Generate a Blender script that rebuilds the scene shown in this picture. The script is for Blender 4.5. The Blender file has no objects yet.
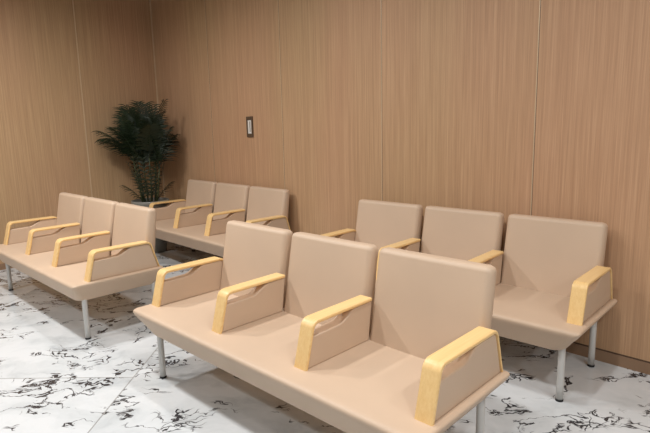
import bpy, bmesh, math, random
from mathutils import Vector, Matrix

sc = bpy.context.scene
COL = sc.collection
random.seed(7)

# ------------------------------------------------------------------ room frame
PHI = -0.80                                   # direction of the long wall
U = Vector((math.cos(PHI), math.sin(PHI), 0))
N = Vector((-math.sin(PHI), math.cos(PHI), 0))
WALL_N = 3.195                                # distance to the long wall
CORNER_U = -6.236                             # where the left wall meets it
CEIL = 3.15


def at(u, n, z=0.0):
    v = U * u + N * n
    return Vector((v.x, v.y, z))


# ------------------------------------------------------------------ materials
def new_mat(name):
    m = bpy.data.materials.new(name)
    m.use_nodes = True
    nt = m.node_tree
    b = nt.nodes['Principled BSDF']
    return m, nt, b


def srgb(r, g, b):
    f = lambda c: (c / 255 / 12.92) if c / 255 <= 0.04045 else ((c / 255 + 0.055) / 1.055) ** 2.4
    return (f(r), f(g), f(b), 1)


def node(nt, t, **kw):
    n = nt.nodes.new(t)
    for k, v in kw.items():
        setattr(n, k, v)
    return n


def ramp(nt, stops):
    r = node(nt, 'ShaderNodeValToRGB')
    els = r.color_ramp.elements
    while len(els) < len(stops):
        els.new(0.5)
    for e, (p, c) in zip(els, stops):
        e.position = p
        e.color = c
    return r


def math_node(nt, op, a=None, b=None, c=None, clamp=False):
    m = node(nt, 'ShaderNodeMath', operation=op, use_clamp=clamp)
    for i, v in enumerate((a, b, c)):
        if v is None:
            continue
        if isinstance(v, (int, float)):
            m.inputs[i].default_value = v
        else:
            nt.links.new(v, m.inputs[i])
    return m.outputs[0]


def noise(nt, vec, scale, detail=4, rough=0.55, dist=0.0, dim='3D'):
    n = node(nt, 'ShaderNodeTexNoise', noise_dimensions=dim)
    n.inputs['Scale'].default_value = scale
    n.inputs['Detail'].default_value = detail
    n.inputs['Roughness'].default_value = rough
    n.inputs['Distortion'].default_value = dist
    nt.links.new(vec, n.inputs['Vector'])
    return n


def mapping(nt, src, scale=(1, 1, 1), rot=(0, 0, 0), loc=(0, 0, 0)):
    m = node(nt, 'ShaderNodeMapping')
    m.inputs['Scale'].default_value = scale
    m.inputs['Rotation'].default_value = rot
    m.inputs['Location'].default_value = loc
    nt.links.new(src, m.inputs['Vector'])
    return m.outputs[0]


def mix_rgb(nt, fac, a, b, blend='MIX'):
    m = node(nt, 'ShaderNodeMix', data_type='RGBA', blend_type=blend)
    for sock, v in ((m.inputs[0], fac), (m.inputs[6], a), (m.inputs[7], b)):
        if isinstance(v, (int, float)):
            sock.default_value = v
        elif isinstance(v, tuple):
            sock.default_value = v
        else:
            nt.links.new(v, sock)
    return m.outputs[2]


def mat_wall():
    m, nt, b = new_mat('wood_laminate')
    co = node(nt, 'ShaderNodeTexCoord').outputs['Object']
    v1 = mapping(nt, co, (210, 210, 2.6))
    n1 = noise(nt, v1, 1.0, 3, 0.65)
    v2 = mapping(nt, co, (85, 85, 1.0))
    n2 = noise(nt, v2, 1.0, 2, 0.5)
    v3 = mapping(nt, co, (0.9, 0.9, 0.25))
    n3 = noise(nt, v3, 1.0, 2, 0.5)
    s = math_node(nt, 'MULTIPLY_ADD', n1.outputs['Fac'], 0.55, math_node(nt, 'MULTIPLY', n2.outputs['Fac'], 0.45))
    r = ramp(nt, [(0.34, srgb(174, 138, 105)), (0.5, srgb(188, 151, 116)), (0.66, srgb(201, 165, 129))])
    nt.links.new(s, r.inputs[0])
    hue = ramp(nt, [(0.35, (0.96, 1.0, 0.95, 1)), (0.65, (1.03, 0.98, 1.0, 1))])
    nt.links.new(n3.outputs['Fac'], hue.inputs[0])
    c = mix_rgb(nt, 1.0, r.outputs[0], hue.outputs[0], 'MULTIPLY')
    nt.links.new(c, b.inputs['Base Color'])
    b.inputs['Roughness'].default_value = 0.5
    b.inputs['Specular IOR Level'].default_value = 0.3
    bp = node(nt, 'ShaderNodeBump')
    bp.inputs['Strength'].default_value = 0.12
    bp.inputs['Distance'].default_value = 0.004
    nt.links.new(n1.outputs['Fac'], bp.inputs['Height'])
    nt.links.new(bp.outputs[0], b.inputs['Normal'])
    return m


def mat_marble():
    m, nt, b = new_mat('polished_marble_tile')
    T = 1.6
    co = node(nt, 'ShaderNodeTexCoord').outputs['Object']
    p0 = mapping(nt, co, (1 / T, 1 / T, 1))
    s0 = node(nt, 'ShaderNodeSeparateXYZ')
    nt.links.new(p0, s0.inputs[0])
    col = math_node(nt, 'FLOOR', s0.outputs[0])
    yy = math_node(nt, 'MULTIPLY_ADD', math_node(nt, 'ADD', col, 1.0), 0.37, s0.outputs[1])   # staggered courses
    cb = node(nt, 'ShaderNodeCombineXYZ')
    nt.links.new(s0.outputs[0], cb.inputs[0])
    nt.links.new(yy, cb.inputs[1])
    p = cb.outputs[0]
    fl = node(nt, 'ShaderNodeVectorMath', operation='FLOOR')
    nt.links.new(p, fl.inputs[0])
    wn = node(nt, 'ShaderNodeTexWhiteNoise', noise_dimensions='3D')
    nt.links.new(fl.outputs[0], wn.inputs['Vector'])
    off = node(nt, 'ShaderNodeVectorMath', operation='MULTIPLY_ADD')
    nt.links.new(wn.outputs['Color'], off.inputs[0])
    off.inputs[1].default_value = (17, 17, 17)
    nt.links.new(co, off.inputs[2])
    base = off.outputs[0]
    # warp
    wv = noise(nt, base, 2.3, 4, 0.6)
    wsub = node(nt, 'ShaderNodeVectorMath', operation='SUBTRACT')
    nt.links.new(wv.outputs['Color'], wsub.inputs[0])
    wsub.inputs[1].default_value = (0.5, 0.5, 0.5)
    wadd = node(nt, 'ShaderNodeVectorMath', operation='MULTIPLY_ADD')
    nt.links.new(wsub.outputs[0], wadd.inputs[0])
    wadd.inputs[1].default_value = (0.5, 0.5, 0.0)
    nt.links.new(base, wadd.inputs[2])
    wp = mapping(nt, wadd.outputs[0], (1.0, 2.1, 1.0), (0, 0, math.radians(12)))
    # main veins: ridges of a noise field, frayed by a finer one
    nA = noise(nt, wp, 1.8, 7, 0.60)
    fray = noise(nt, wp, 16, 4, 0.7)
    ridge = math_node(nt, 'ABSOLUTE', math_node(nt, 'SUBTRACT', nA.outputs['Fac'], 0.5))
    ridge = math_node(nt, 'MULTIPLY_ADD', math_node(nt, 'SUBTRACT', fray.outputs['Fac'], 0.5), 0.035, ridge)
    rA = ramp(nt, [(0.0, (1, 1, 1, 1)), (0.005, (1, 1, 1, 1)), (0.016, (0, 0, 0, 1))])
    nt.links.new(ridge, rA.inputs[0])
    mk = noise(nt, base, 2.6, 3, 0.6)
    rM = ramp(nt, [(0.45, (0, 0, 0, 1)), (0.53, (1, 1, 1, 1))])
    nt.links.new(mk.outputs['Fac'], rM.inputs[0])
    veinA = math_node(nt, 'MULTIPLY', rA.outputs[0], rM.outputs[0])
    # crackle clusters
    vo = node(nt, 'ShaderNodeTexVoronoi', feature='DISTANCE_TO_EDGE')
    vo.inputs['Scale'].default_value = 9.0
    nt.links.new(wp, vo.inputs['Vector'])
    vd = math_node(nt, 'MULTIPLY_ADD', math_node(nt, 'SUBTRACT', fray.outputs['Fac'], 0.5), 0.16, vo.outputs['Distance'])
    rV = ramp(nt, [(0.0, (1, 1, 1, 1)), (0.02, (1, 1, 1, 1)), (0.06, (0, 0, 0, 1))])
    nt.links.new(vd, rV.inputs[0])
    mk2 = noise(nt, base, 3.4, 2, 0.5)
    rM2 = ramp(nt, [(0.56, (0, 0, 0, 1)), (0.63, (1, 1, 1, 1))])
    nt.links.new(mk2.outputs['Fac'], rM2.inputs[0])
    veinB = math_node(nt, 'MULTIPLY', rV.outputs[0], rM2.outputs[0])
    vein = math_node(nt, 'MAXIMUM', veinA, math_node(nt, 'MULTIPLY', veinB, 0.85))
    # soft grey clouds
    cl = noise(nt, wp, 1.9, 5, 0.6)
    rC = ramp(nt, [(0.42, srgb(217, 220, 221)), (0.55, srgb(206, 210, 211)), (0.75, srgb(170, 175, 178))])
    nt.links.new(cl.outputs['Fac'], rC.inputs[0])
    vr = ramp(nt, [(0.25, (0, 0, 0, 1)), (0.7, (1, 1, 1, 1))])
    nt.links.new(vein, vr.inputs[0])
    c = mix_rgb(nt, vr.outputs[0], rC.outputs[0], srgb(56, 55, 58))
    # joints
    sep = node(nt, 'ShaderNodeSeparateXYZ')
    nt.links.new(p, sep.inputs[0])
    js = []
    for ax in (0, 1):
        fr = math_node(nt, 'FRACT', sep.outputs[ax])
        d = math_node(nt, 'MINIMUM', fr, math_node(nt, 'SUBTRACT', 1.0, fr))
        js.append(math_node(nt, 'LESS_THAN', d, 0.0023))
    j = math_node(nt, 'MAXIMUM', js[0], js[1])
    c = mix_rgb(nt, math_node(nt, 'MULTIPLY', j, 0.85), c, srgb(140, 138, 134))
    nt.links.new(c, b.inputs['Base Color'])
    nt.links.new(math_node(nt, 'MULTIPLY_ADD', j, 0.4, 0.16), b.inputs['Roughness'])
    b.inputs['Specular IOR Level'].default_value = 0.4
    return m


def mat_vinyl(name, col):
    m, nt, b = new_mat(name)
    co = node(nt, 'ShaderNodeTexCoord').outputs['Object']
    n = noise(nt, co, 420, 2, 0.5)
    n2 = noise(nt, co, 3.0, 3, 0.5)
    r = ramp(nt, [(0.3, tuple(x * 0.965 for x in col[:3]) + (1,)), (0.7, tuple(min(1, x * 1.03) for x in col[:3]) + (1,))])
    nt.links.new(n2.outputs['Fac'], r.inputs[0])
    nt.links.new(r.outputs[0], b.inputs['Base Color'])
    b.inputs['Roughness'].default_value = 0.48
    b.inputs['Specular IOR Level'].default_value = 0.35
    bp = node(nt, 'ShaderNodeBump')
    bp.inputs['Strength'].default_value = 0.10
    bp.inputs['Distance'].default_value = 0.001
    nt.links.new(n.outputs['Fac'], bp.inputs['Height'])
    nt.links.new(bp.outputs[0], b.inputs['Normal'])
    return m


def mat_beech():
    m, nt, b = new_mat('lacquered_beech')
    co = node(nt, 'ShaderNodeTexCoord').outputs['Object']
    v = mapping(nt, co, (120, 4, 60))
    n = noise(nt, v, 1.0, 4, 0.6)
    r = ramp(nt, [(0.3, srgb(233, 193, 130)), (0.52, srgb(239, 201, 139)), (0.72, srgb(243, 208, 147))])
    nt.links.new(n.outputs['Fac'], r.inputs[0])
    nt.links.new(r.outputs[0], b.inputs['Base Color'])
    b.inputs['Roughness'].default_value = 0.32
    b.inputs['Specular IOR Level'].default_value = 0.45
    return m


def mat_plain(name, col, rough=0.5, metal=0.0, var=0.06, scale=8.0, spec=0.5):
    m, nt, b = new_mat(name)
    co = node(nt, 'ShaderNodeTexCoord').outputs['Object']
    n = noise(nt, co, scale, 4, 0.6)
    r = ramp(nt, [(0.25, tuple(x * (1 - var) for x in col[:3]) + (1,)), (0.75, tuple(min(1, x * (1 + var)) for x in col[:3]) + (1,))])
    nt.links.new(n.outputs['Fac'], r.inputs[0])
    nt.links.new(r.outputs[0], b.inputs['Base Color'])
    b.inputs['Roughness'].default_value = rough
    b.inputs['Metallic'].default_value = metal
    b.inputs['Specular IOR Level'].default_value = spec
    return m


M_WALL = mat_wall()
M_FLOOR = mat_marble()
M_VINYL = mat_vinyl('beige_vinyl', srgb(203, 178, 153))
M_BEECH = mat_beech()
M_LEG = mat_plain('silver_painted_steel', srgb(205, 203, 198), 0.35, 0.15, 0.03)
M_PAD = mat_plain('black_rubber', srgb(28, 27, 27), 0.7)
M_STRIP = mat_plain('champagne_joint_strip', srgb(212, 186, 152), 0.35, 0.2, 0.04)
M_BASE = mat_plain('baseboard_laminate', srgb(150, 120, 94), 0.45, 0.0, 0.06)
M_GAP = mat_plain('gap_shade_and_joint', srgb(92, 70, 54), 0.8)  # painted shade of the skirting gap, also the dark panel joints
M_CEIL = mat_plain('ceiling_paint', srgb(150, 148, 146), 0.9, 0.0, 0.02)
M_PLATE = mat_plain('dark_bronze_metal', srgb(98, 80, 64), 0.4, 0.2, 0.06)
M_INSERT = mat_plain('pale_insert', srgb(226, 222, 214), 0.35, 0.0, 0.03)
M_POT = mat_plain('grey_green_ceramic', srgb(138, 137, 130), 0.35, 0.0, 0.08)
M_SOIL = mat_plain('potting_soil', srgb(44, 34, 26), 0.95, 0.0, 0.3, 60)
M_LEAF = mat_plain('palm_leaf', srgb(34, 47, 25), 0.5, 0.0, 0.35, 9)
M_STEM = mat_plain('palm_cane', srgb(74, 80, 48), 0.5, 0.0, 0.25, 14)


# ------------------------------------------------------------------ helpers
def link(name, bm, mat, parent=None, smooth=True, wn=False):
    bmesh.ops.recalc_face_normals(bm, faces=bm.faces[:])
    me = bpy.data.meshes.new(name)
    bm.to_mesh(me)
    bm.free()
    for p in me.polygons:
        p.use_smooth = smooth
    me.materials.append(mat)
    o = bpy.data.objects.new(name, me)
    COL.objects.link(o)
    if parent:
        o.parent = parent
    if wn:
        w = o.modifiers.new('normals', 'WEIGHTED_NORMAL')
        w.keep_sharp = False
        w.weight = 90
    return o


def thing(name, label, cat, loc=(0, 0, 0), rz=0.0, group=None):
    o = bpy.data.objects.new(name, None)
    o.empty_display_size = 0.1
    COL.objects.link(o)
    o.location = loc
    o.rotation_euler = (0, 0, rz)
    o['label'] = label
    o['category'] = cat
    if group:
        o['group'] = group
    return o


def struct(name, bm, mat, loc=(0, 0, 0), rz=0.0):
    o = link(name, bm, mat, smooth=False)
    o.location = loc
    o.rotation_euler = (0, 0, rz)
    o['kind'] = 'structure'
    return o


def box(bm, x0, x1, y0, y1, z0, z1):
    vs = [bm.verts.new((x, y, z)) for z in (z0, z1) for y in (y0, y1) for x in (x0, x1)]
    for f in ((0, 2, 3, 1), (4, 5, 7, 6), (0, 1, 5, 4), (2, 6, 7, 3), (0, 4, 6, 2), (1, 3, 7, 5)):
        bm.faces.new([vs[i] for i in f])
    return vs


def prism(bm, prof, x0, x1, bevel=0.0, seg=3):
    """prof: list of (y,z); extruded along x; rounded along all sharp edges."""
    a = [bm.verts.new((x0, y, z)) for y, z in prof]
    c = [bm.verts.new((x1, y, z)) for y, z in prof]
    n = len(prof)
    f0 = bm.faces.new(a)
    f1 = bm.faces.new(c[::-1])
    for i in range(n):
        j = (i + 1) % n
        bm.faces.new((a[i], c[i], c[j], a[j]))
    bmesh.ops.recalc_face_normals(bm, faces=bm.faces[:])
    if bevel:
        edges = list(f0.edges) + list(f1.edges)
        bmesh.ops.bevel(bm, geom=edges, offset=bevel, segments=seg, profile=0.5, affect='EDGES', clamp_overlap=True)


def fillet(pts, radii, seg=6, closed=True):
    out = []
    n = len(pts)
    for i in range(n):
        r = radii[i]
        p = Vector(pts[i])
        if r <= 0 or (not closed and i in (0, n - 1)):
            out.append(tuple(p))
            continue
        a = (Vector(pts[i - 1]) - p).normalized()
        c = (Vector(pts[(i + 1) % n]) - p).normalized()
        ang = a.angle(c)
        t = r / math.tan(ang / 2)
        s, e = p + a * t, p + c * t
        cen = p + (a + c).normalized() * (r / math.sin(ang / 2))
        va, vc = s - cen, e - cen
        tot = va.angle(vc)
        cr = va.x * vc.y - va.y * vc.x
        sg = 1 if cr > 0 else -1
        for k in range(seg + 1):
            th = sg * tot * k / seg
            out.append((cen.x + va.x * math.cos(th) - va.y * math.sin(th),
                        cen.y + va.x * math.sin(th) + va.y * math.cos(th)))
    return out


def tube(bm, pts, rads, seg=10):
    prev = None
    for k, p in enumerate(pts):
        p = Vector(p)
        d = (Vector(pts[min(k + 1, len(pts) - 1)]) - Vector(pts[max(k - 1, 0)])).normalized()
        ref = Vector((0, 1, 0)) if abs(d.z) > 0.9 else Vector((0, 0, 1))
        a = d.cross(ref).normalized()
        c = d.cross(a)
        ring = [bm.verts.new(p + (a * math.cos(t) + c * math.sin(t)) * rads[k])
                for t in (2 * math.pi * i / seg for i in range(seg))]
        if prev:
            for i in range(seg):
                j = (i + 1) % seg
                bm.faces.new((prev[i], prev[j], ring[j], ring[i]))
        else:
            bm.faces.new(ring[::-1])
        prev = ring
    bm.faces.new(prev)


def lathe(bm, prof, seg=40, cap=True):
    rings = []
    for r, z in prof:
        rings.append([bm.verts.new((r * math.cos(2 * math.pi * i / seg), r * math.sin(2 * math.pi * i / seg), z)) for i in range(seg)])
    for a, c in zip(rings, rings[1:]):
        for i in range(seg):
            j = (i + 1) % seg
            bm.faces.new((a[i], a[j], c[j], c[i]))
    if cap:
        bm.faces.new(rings[0][::-1])
        bm.faces.new(rings[-1])


# ------------------------------------------------------------------ room shell
bm = bmesh.new()
box(bm, -7.2, 6.4, -4.85, 6.6, -0.1, 0.0)
# tile grid origin sits on the joint crossing seen left of the front bench
floor = struct('floor', bm, M_FLOOR, (-1.135, 2.85, 0), -0.03)

bm = bmesh.new()
box(bm, CORNER_U - 0.12, 4.8, WALL_N, WALL_N + 0.12, 0, CEIL)
struct('wall_right', bm, M_WALL, (0, 0, 0), PHI)
bm = bmesh.new()
box(bm, CORNER_U - 0.12, CORNER_U, -2.2, WALL_N, 0, CEIL)
struct('wall_left', bm, M_WALL, (0, 0, 0), PHI)
bm = bmesh.new()
box(bm, CORNER_U - 0.12, 4.8, -2.2, WALL_N + 0.12, CEIL, CEIL + 0.1)
struct('ceiling', bm, M_CEIL, (0, 0, 0), PHI)

# skirting; a dark strip paints in the shade of the gap above it
bm = bmesh.new()
box(bm, CORNER_U + 0.006, 4.8, WALL_N - 0.006, WALL_N, 0, 0.066)
struct('baseboard_right', bm, M_BASE, (0, 0, 0), PHI)
bm = bmesh.new()
box(bm, CORNER_U, CORNER_U + 0.006, -2.2, WALL_N, 0, 0.066)
struct('baseboard_left', bm, M_BASE, (0, 0, 0), PHI)
bm = bmesh.new()
box(bm, CORNER_U + 0.006, 4.8, WALL_N - 0.002, WALL_N, 0.066, 0.075)
struct('trim_1', bm, M_GAP, (0, 0, 0), PHI)

# panel joints every 1.2 m
k = 2
for un in (-5.035, -3.83, -2.635, -1.428, -0.225, 0.98, 2.185, 3.39):
    for x0, x1, m_ in ((un - 0.004, un + 0.002, M_STRIP), (un + 0.002, un + 0.0042, M_GAP)):
        bm = bmesh.new()
        box(bm, x0, x1, WALL_N - 0.0015, WALL_N, 0.075, CEIL)
        struct('trim_%d' % k, bm, m_, (0, 0, 0), PHI)
        k += 1
for nn in (2.284, 1.084, -0.116, -1.316):
    bm = bmesh.new()
    box(bm, CORNER_U, CORNER_U + 0.002, nn - 0.006, nn + 0.006, 0.066, CEIL)
    struct('trim_%d' % k, bm, M_STRIP, (0, 0, 0), PHI)
    k += 1
bm = bmesh.new()
box(bm, CORNER_U, CORNER_U + 0.012, WALL_N - 0.012, WALL_N, 0.066, CEIL)
struct('trim_%d' % k, bm, M_STRIP, (0, 0, 0), PHI)

# ------------------------------------------------------------------ wall plate
t = thing('wall_plate', 'small upright dark metal wall plate with a pale insert, on the wood wall', 'wall plate',
          at(-4.334, WALL_N, 1.326), PHI)
bm = bmesh.new()
pw, ph, bw = 0.050, 0.202, 0.019
box(bm, -pw, -pw + bw, -0.012, 0, 0, ph)
box(bm, pw - bw, pw, -0.012, 0, 0, ph)
box(bm, -pw + bw, pw - bw, -0.012, 0, 0, 0.034)
box(bm, -pw + bw, pw - bw, -0.012, 0, ph - 0.034, ph)
link('frame', bm, M_PLATE, t, smooth=False)
bm = bmesh.new()
box(bm, -pw + bw, pw - bw, -0.007, 0, 0.034, ph - 0.034)
o = link('insert', bm, M_INSERT, t, smooth=False)
o['label'] = 'pale insert'
bm = bmesh.new()
box(bm, 0.002, 0.008, -0.010, -0.007, 0.05, ph - 0.05)
link('groove', bm, M_PLATE, o, smooth=False)

# ------------------------------------------------------------------ benches
P, WA, OV, D = 0.6028, 0.0735, 0.0240, 0.645
ZS = 0.42
AF, AFT, ZAF = 0.0960, 0.149, 0.6200
AB, ZAB = 0.534, 0.623
EBV, EBZ, EBB = 0.5642, 0.6206, 0.6233
ZB, VBF, VBT, TB, GAP = 0.8470, 0.517, 0.5990, 0.072, 0.034
UL, UR = -(WA / 2 + OV), 3 * P + WA / 2 + OV
ZBOT = 0.28


def rrect(x0, x1, y0, y1, r, seg=6):
    out = []
    for cx, cy, a0 in ((x1 - r, y1 - r, 0), (x0 + r, y1 - r, 90), (x0 + r, y0 + r, 180), (x1 - r, y0 + r, 270)):
        for k in range(seg + 1):
            a = math.radians(a0 + 90 * k / seg)
            out.append((cx + r * math.cos(a), cy + r * math.sin(a)))
    return out


def seat_bm():
    bm = bmesh.new()
    # z, end inset, front inset, rear inset
    lv = [(ZBOT, 0.096, 0.060, 0.020), (ZBOT + 0.003, 0.092, 0.056, 0.016), (0.340, 0.050, 0.028, 0.006),
          (0.378, 0.018, 0.008, 0.001), (0.392, 0.008, 0.002, 0.0), (0.402, 0.003, 0.0, 0.0), (0.409, 0.0, 0.002, 0.0),
          (0.4145, 0.0012, 0.007, 0.0015), (0.4178, 0.005, 0.015, 0.005), (0.4194, 0.010, 0.026, 0.010), (0.42, 0.017, 0.042, 0.018)]
    rings = []
    for z, e, f, r in lv:
        rings.append([bm.verts.new((x, y, z)) for x, y in rrect(UL + e, UR - e, f - 0.014, D - r, 0.020 + 0.45 * e)])
    n = len(rings[0])
    for a, c in zip(rings, rings[1:]):
        for i in range(n):
            j = (i + 1) % n
            bm.faces.new((a[i], a[j], c[j], c[i]))
    bm.faces.new(rings[0][::-1])
    bm.faces.new(rings[-1])
    return bm


def vback(z):
    return VBF + (VBT - VBF) * (z - ZS) / (ZB - ZS)


def backrest_bm(i):
    bm = bmesh.new()
    l, r = i * P + GAP / 2, (i + 1) * P - GAP / 2
    prof = fillet([(VBF, ZS), (VBT, ZB), (VBT + TB, ZB - 0.004), (VBF + TB + 0.035, ZS)], [0, 0.026, 0.022, 0], 7)
    # stack of shrinking profiles gives the soft rounded ends
    cx = sum(p[0] for p in prof) / len(prof)
    rings = []
    R = 0.030
    steps = [(0.0, R), (R * 0.12, R * 0.55), (R * 0.4, R * 0.2), (R, 0.0)]
    xs = [(l + a, s) for a, s in steps] + [(l + (r - l) * q, 0.0) for q in (0.25, 0.5, 0.75)] + [(r - a, s) for a, s in reversed(steps)]
    for x, s in xs:
        q = (x - l) / (r - l)
        ring = []
        for v, z in prof:
            sl = (VBT - VBF) * (z - ZS) / (ZB - ZS)
            c = VBF + TB * 0.55 + sl
            k = (TB / 2 - s) / (TB / 2) if s else 1.0
            zz = ZS + (z - ZS) * (1 - s * 0.85 / (ZB - ZS))
            puff = -0.006 * math.sin(math.pi * q) if v < c else 0
            ring.append(bm.verts.new((x, c + (v - c) * max(k, 0.12) + puff, zz)))
        rings.append(ring)
    n = len(rings[0])
    for a, c in zip(rings, rings[1:]):
        for i2 in range(n):
            j = (i2 + 1) % n
            bm.faces.new((a[i2], a[j], c[j], c[i2]))
    bm.faces.new(rings[0][::-1])
    bm.faces.new(rings[-1])
    return bm


TW = 0.0165


def rail_paths(end):
    o = [(AF, ZS), (AFT, ZAF)] + ([(EBV, EBZ), (EBB, ZS)] if end else [(AB, ZAB)])
    ro = [0, 0.042, 0.046, 0] if end else [0, 0.042, 0]
    # inner line: parallel offset
    def off(a, c, d):
        a, c = Vector(a), Vector(c)
        t = (c - a).normalized()
        nn = Vector((t.y, -t.x))
        return a + nn * d, t
    lines = [off(o[i], o[i + 1], (TW, TW, 0.010)[i]) for i in range(len(o) - 1)]
    def isect(l1, l2):
        (p, r), (q, s) = l1, l2
        den = r.x * s.y - r.y * s.x
        tt = ((q.x - p.x) * s.y - (q.y - p.y) * s.x) / den
        return p + r * tt
    inner = [lines[0][0] + lines[0][1] * ((ZS - lines[0][0].y) / lines[0][1].y)]
    for a, c in zip(lines, lines[1:]):
        inner.append(isect(a, c))
    if end:
        p, tt = lines[-1]
        inner.append(p + tt * ((ZS - p.y) / tt.y))
        inner = [tuple(v) for v in inner]
        ri = [0, 0.028, 0.032, 0]
    else:
        p, tt = lines[-1]
        inner.append(p + tt * ((AB - p.x) / tt.x))
        inner = [tuple(v) for v in inner]
        ri = [0, 0.028, 0]
    return fillet(o, ro, 8, False), fillet(inner, ri, 8, False), inner


def armrest_bm(c, end):
    po, pi, _ = rail_paths(end)
    bm = bmesh.new()
    # outline as a strip of quads so the arch stays concave-safe
    n = len(po)
    m = len(pi)
    assert n == m
    b = 0.004
    xs = [(c - WA / 2, b), (c - WA / 2 + b, 0), (c + WA / 2 - b, 0), (c + WA / 2, b)]
    rows = []
    for x, s in xs:
        ro, ri = [], []
        for k in range(n):
            a, d = Vector(po[k]), Vector(pi[k])
            t = (d - a).normalized() * s
            ro.append(bm.verts.new((x, a.x + t.x, a.y + t.y)))
            ri.append(bm.verts.new((x, d.x - t.x, d.y - t.y)))
        rows.append((ro, ri))
    for (a, ai), (d, di) in zip(rows, rows[1:]):
        for k in range(n - 1):
            bm.faces.new((a[k], a[k + 1], d[k + 1], d[k]))
            bm.faces.new((ai[k], di[k], di[k + 1], ai[k + 1]))
        for k in (0, n - 1):
            bm.faces.new((a[k], d[k], di[k], ai[k]))
    for ro, ri in (rows[0], rows[-1]):
        for k in range(n - 1):
            bm.faces.new((ro[k], ri[k], ri[k + 1], ro[k + 1]))
    return bm


def panel_bm(c, end):
    _, pi, inner = rail_paths(end)
    bm = bmesh.new()
    f0, f1 = Vector(inner[0]), Vector(inner[1])
    zl = 0.553
    fr = f0 + (f1 - f0) * ((zl - ZS) / (f1.y - ZS))
    e = 0.0008
    prof = [(f0.x + e, ZS), (fr.x + e, zl)]
    v0, v1 = 0.315, 0.430
    def zr(v):
        a, b2 = Vector(inner[1]), Vector(inner[2])
        return a.y + (b2.y - a.y) * (v - a.x) / (b2.x - a.x) - e
    for k in range(9):
        q = k / 8
        v = v0 + (v1 - v0) * q
        s = q * q * (3 - 2 * q)
        zb = zl + 0.004 * (v - fr.x) / 0.15
        prof.append((v, zb + (zr(v1) - zb) * s))
    if end:
        tail = [p for p in pi if p[0] > 0.45]
        prof += [(p[0] - e, p[1] - e) for p in tail]
    else:
        prof += [(vback(zr(AB)) - 0.012, zr(AB)), (vback(ZS) - 0.001, ZS)]
    w = WA / 2 - 0.006
    prism(bm, prof, c - w, c + w, 0.007, 3)
    return bm


def leg_bm(x, y):
    bm = bmesh.new()
    r = 0.0175
    tube(bm, [(x, y, 0.012), (x, y, 0.10), (x, y, 0.27), (x, y, 0.300)], [r, r, r, r], 20)
    return bm


def pad_bm(x, y):
    bm = bmesh.new()
    tube(bm, [(x, y, 0.0), (x, y, 0.003), (x, y, 0.012)], [0.0185, 0.0195, 0.0185], 20)
    return bm


GRP = 'three-seat waiting benches'


def make_bench(label, loc, rz):
    t = thing('waiting_bench', label, 'bench', loc, rz, GRP)
    link('seat', seat_bm(), M_VINYL, t, wn=True)
    for i in range(3):
        link('backrest', backrest_bm(i), M_VINYL, t, wn=True)
    for i in range(4):
        end = i in (0, 3)
        a = link('armrest', armrest_bm(i * P, end), M_BEECH, t, wn=True)
        a['label'] = 'pale yellow wooden armrest frame'
        link('side_panel', panel_bm(i * P, end), M_VINYL, a, wn=True)
    for x in (UL + 0.108, UR - 0.108):
        for y in (0.09, 0.603):
            l = link('leg', leg_bm(x, y), M_LEG, t, wn=True)
            l['label'] = 'round silver grey leg'
            link('foot_pad', pad_bm(x, y), M_PAD, l)
    return t


def copy_tree(o, parent=None):
    c = o.copy()
    COL.objects.link(c)
    if parent:
        c.parent = parent
    for ch in list(o.children):
        copy_tree(ch, c)
    return c


first = make_bench('beige three-seat bench standing in the middle foreground, the largest and nearest one',
                   (-1.0549, 2.8079, 0), -0.7678)
for lab, loc, rz in (
        ('beige three-seat bench cut by the left edge, in front of the potted palm', (-2.9892, 4.6001, 0), -0.7674),
        ('beige three-seat bench farthest back, standing right beside the potted palm', (-2.0324, 5.6591, 0), -0.8064),
        ('beige three-seat bench at the right against the wood wall, behind the nearest bench', (-0.1686, 3.6221, 0), -0.7538)):
    c = copy_tree(first)
    c['label'] = lab
    c.location = loc
    c.rotation_euler = (0, 0, rz)

# ------------------------------------------------------------------ potted palm
PC = at(CORNER_U + 0.445, WALL_N - 0.415)
RIM = 0.615
palm = thing('potted_palm', 'tall dark green palm in a grey-green round pot in the room corner', 'plant', PC, 0)
bm = bmesh.new()
lathe(bm, [(0.135, 0.0), (0.145, 0.006), (0.165, 0.20), (0.196, 0.46), (0.204, 0.570), (0.213, 0.576), (0.215, 0.608),
           (0.210, RIM), (0.198, RIM), (0.194, 0.600), (0.186, 0.54)], 48)
link('pot', bm, M_POT, palm)
bm = bmesh.new()
lathe(bm, [(0.184, 0.555), (0.186, 0.575), (0.12, 0.585), (0.04, 0.59)], 32)
link('soil', bm, M_SOIL, palm)


def keep_in(p):
    """stay on the room side of both walls (local to the palm)."""
    w = Vector(p) + PC
    n_, u_ = w.dot(N), w.dot(U)
    m = 0.02
    if n_ > WALL_N - m:
        w -= N * (n_ - (WALL_N - m))
    if u_ < CORNER_U + m:
        w += U * (CORNER_U + m - u_)
    return w - PC


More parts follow.
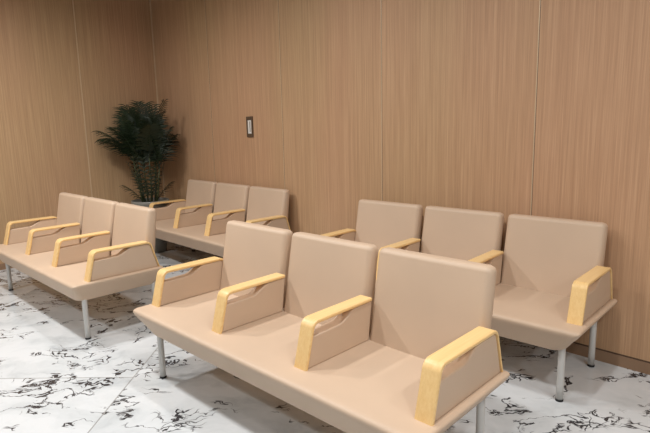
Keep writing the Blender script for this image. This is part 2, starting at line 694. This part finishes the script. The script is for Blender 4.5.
def frond(base, az, elev, length, droop, leaf, pairs=22):
    """arching rachis with drooping leaflets, one mesh"""
    bm = bmesh.new()
    d = Vector((math.cos(az) * math.cos(elev), math.sin(az) * math.cos(elev), math.sin(elev)))
    pts = []
    p = Vector(base)
    n = 14
    for k in range(n + 1):
        pts.append(keep_in(p))
        d = (d + Vector((0, 0, -droop / n * (0.4 + 1.2 * k / n)))).normalized()
        p = p + d * (length / n)
    tube(bm, pts, [0.0045 * (1 - 0.75 * k / n) for k in range(n + 1)], 5)
    for i in range(pairs):
        q = 0.16 + 0.84 * (i + 0.5) / pairs
        f = q * n
        k = min(int(f), n - 1)
        o = pts[k].lerp(pts[k + 1], f - k)
        t = (pts[k + 1] - pts[k]).normalized()
        side = t.cross(Vector((0, 0, 1)))
        if side.length < 0.1:
            side = Vector((math.sin(az), -math.cos(az), 0))
        side.normalize()
        up = side.cross(t).normalized()
        L = leaf * (0.55 + 0.75 * math.sin(math.pi * min(1, 0.12 + q * 0.80))) * random.uniform(0.85, 1.1)
        for s in (-1, 1):
            dr = (side * s * 0.80 + t * (0.55 + 0.5 * q) + up * 0.22).normalized()
            w = 0.023 * random.uniform(0.8, 1.15)
            wv = dr.cross(up).normalized()
            c = o.copy()
            prev = None
            dd = dr.copy()
            m = 4
            for j in range(m + 1):
                x = j / m
                ww = w * (0.35 + 1.5 * x * (1 - x) * 1.5) * (1 - x * 0.55) if j < m else 0.0012
                a = keep_in(c + wv * ww * 0.5)
                mid = keep_in(c + up * (-0.18 * ww))
                b2 = keep_in(c - wv * ww * 0.5)
                cur = [bm.verts.new(a), bm.verts.new(mid), bm.verts.new(b2)]
                if prev:
                    bm.faces.new((prev[0], prev[1], cur[1], cur[0]))
                    bm.faces.new((prev[1], prev[2], cur[2], cur[1]))
                prev = cur
                dd = (dd + Vector((0, 0, -0.20 - 0.1 * random.random()))).normalized()
                c = c + dd * (L / m)
    return bm


stems = []
for k in range(9):
    a = 2 * math.pi * k / 9 + 0.3
    r = 0.05 + 0.04 * (k % 3) / 2
    b0 = Vector((math.cos(a) * r, math.sin(a) * r, 0.575))
    top = Vector((math.cos(a) * r * 1.8, math.sin(a) * r * 1.5, random.uniform(0.96, 1.27)))
    bm = bmesh.new()
    tube(bm, [b0, b0.lerp(top, 0.35) + Vector((0.006, 0, 0)), b0.lerp(top, 0.7), top], [0.011, 0.010, 0.008, 0.006], 8)
    link('stem', bm, M_STEM, palm)
    stems.append(top)

# (azimuth deg [0 = picture right, 270 = towards the viewer], elevation, length, droop, leaflet)
spec = []
rnd = random.Random(11)
for k in range(44):
    az = (k * 137.5 + rnd.uniform(-15, 15)) % 360
    el = rnd.choice((56, 62, 68, 74, 80, 86)) + rnd.uniform(-4, 4)
    lat = math.cos(math.radians(az))
    L = rnd.uniform(0.44, 0.62)
    if lat > 0.3:
        L *= 0.80
        el = min(el + 8, 88)
    spec.append((az, el, L, rnd.uniform(0.55, 1.05), rnd.uniform(0.14, 0.18)))
spec += [(172, 52, 0.40, 0.9, 0.17), (188, 44, 0.36, 0.9, 0.17), (200, 52, 0.42, 1.1, 0.17), (120, 84, 0.72, 0.25, 0.14),
         (8, 70, 0.70, 0.35, 0.13), (350, 72, 0.66, 0.35, 0.13), (168, 66, 0.60, 0.6, 0.16)]
for i, (az, el, L, dr, lf) in enumerate(spec):
    b0 = stems[(i * 4) % len(stems)]
    link('frond', frond(b0, math.radians(az), math.radians(el), L, dr, lf), M_LEAF, palm, smooth=False)
# short low shoots near the pot
for az, el, L in ((185, 52, 0.30), (350, 56, 0.32), (250, 72, 0.40), (300, 74, 0.46), (215, 76, 0.50), (160, 78, 0.52), (20, 78, 0.50), (270, 82, 0.54), (330, 80, 0.50), (190, 80, 0.46), (235, 80, 0.56)):
    a = math.radians(az)
    link('frond', frond((math.cos(a) * 0.07, math.sin(a) * 0.07, 0.585), a, math.radians(el), L, 0.5, 0.10, 9), M_LEAF, palm, smooth=False)

# ------------------------------------------------------------------ light
def lamp(u, n, power, size=0.16, col=(1.0, 0.99, 0.985), spread=165):
    l = bpy.data.lights.new('downlight_and_fill', 'AREA')  # serves the ceiling downlights and the added fill lights alike
    l.shape = 'DISK'
    l.size = size
    l.energy = power
    l.color = col
    l.spread = math.radians(spread)
    o = bpy.data.objects.new('downlight_and_fill', l)
    o.location = at(u, n, CEIL - 0.02)
    COL.objects.link(o)
    return o


for u_, n_, p_ in ((2.6, 0.2, 38), (0.9, 0.55, 22), (-0.85, 0.55, 22), (-2.7, 0.55, 24), (-4.4, 0.55, 46),  # first one is an added side fill, the others ceiling downlights
                   (0.9, 1.7, 11), (-0.85, 1.7, 11), (-2.7, 1.7, 13), (-4.4, 1.7, 6),
                   (2.6, -1.3, 32), (4.2, 0.9, 48), (0.9, -1.3, 7), (-0.85, -1.3, 4), (-2.7, -1.3, 4), (-4.4, -1.3, 46)):  # all added fill: two far-right side lights and a frontal row
    lamp(u_, n_, p_)

wd = bpy.data.worlds.new('room_ambient')
sc.world = wd
wd.use_nodes = True
bg = wd.node_tree.nodes['Background']
bg.inputs[0].default_value = (0.88, 0.96, 1.08, 1)
bg.inputs[1].default_value = 0.085

# ------------------------------------------------------------------ camera
cam = bpy.data.cameras.new('camera')
cam.sensor_width = 36.0
cam.lens = 524.03 / 650 * 36.0
co = bpy.data.objects.new('camera', cam)
COL.objects.link(co)
co.matrix_world = Matrix.Translation((0, 0, 1.4086)) @ Matrix.Rotation(math.pi / 2 - 0.1693, 4, 'X') @ Matrix.Rotation(-0.0234, 4, 'Z')
sc.camera = co

sc.view_settings.view_transform = 'Standard'
sc.view_settings.look = 'None'
sc.view_settings.gamma = 1.0
sc.view_settings.use_curve_mapping = False
sc.view_settings.exposure = -0.03
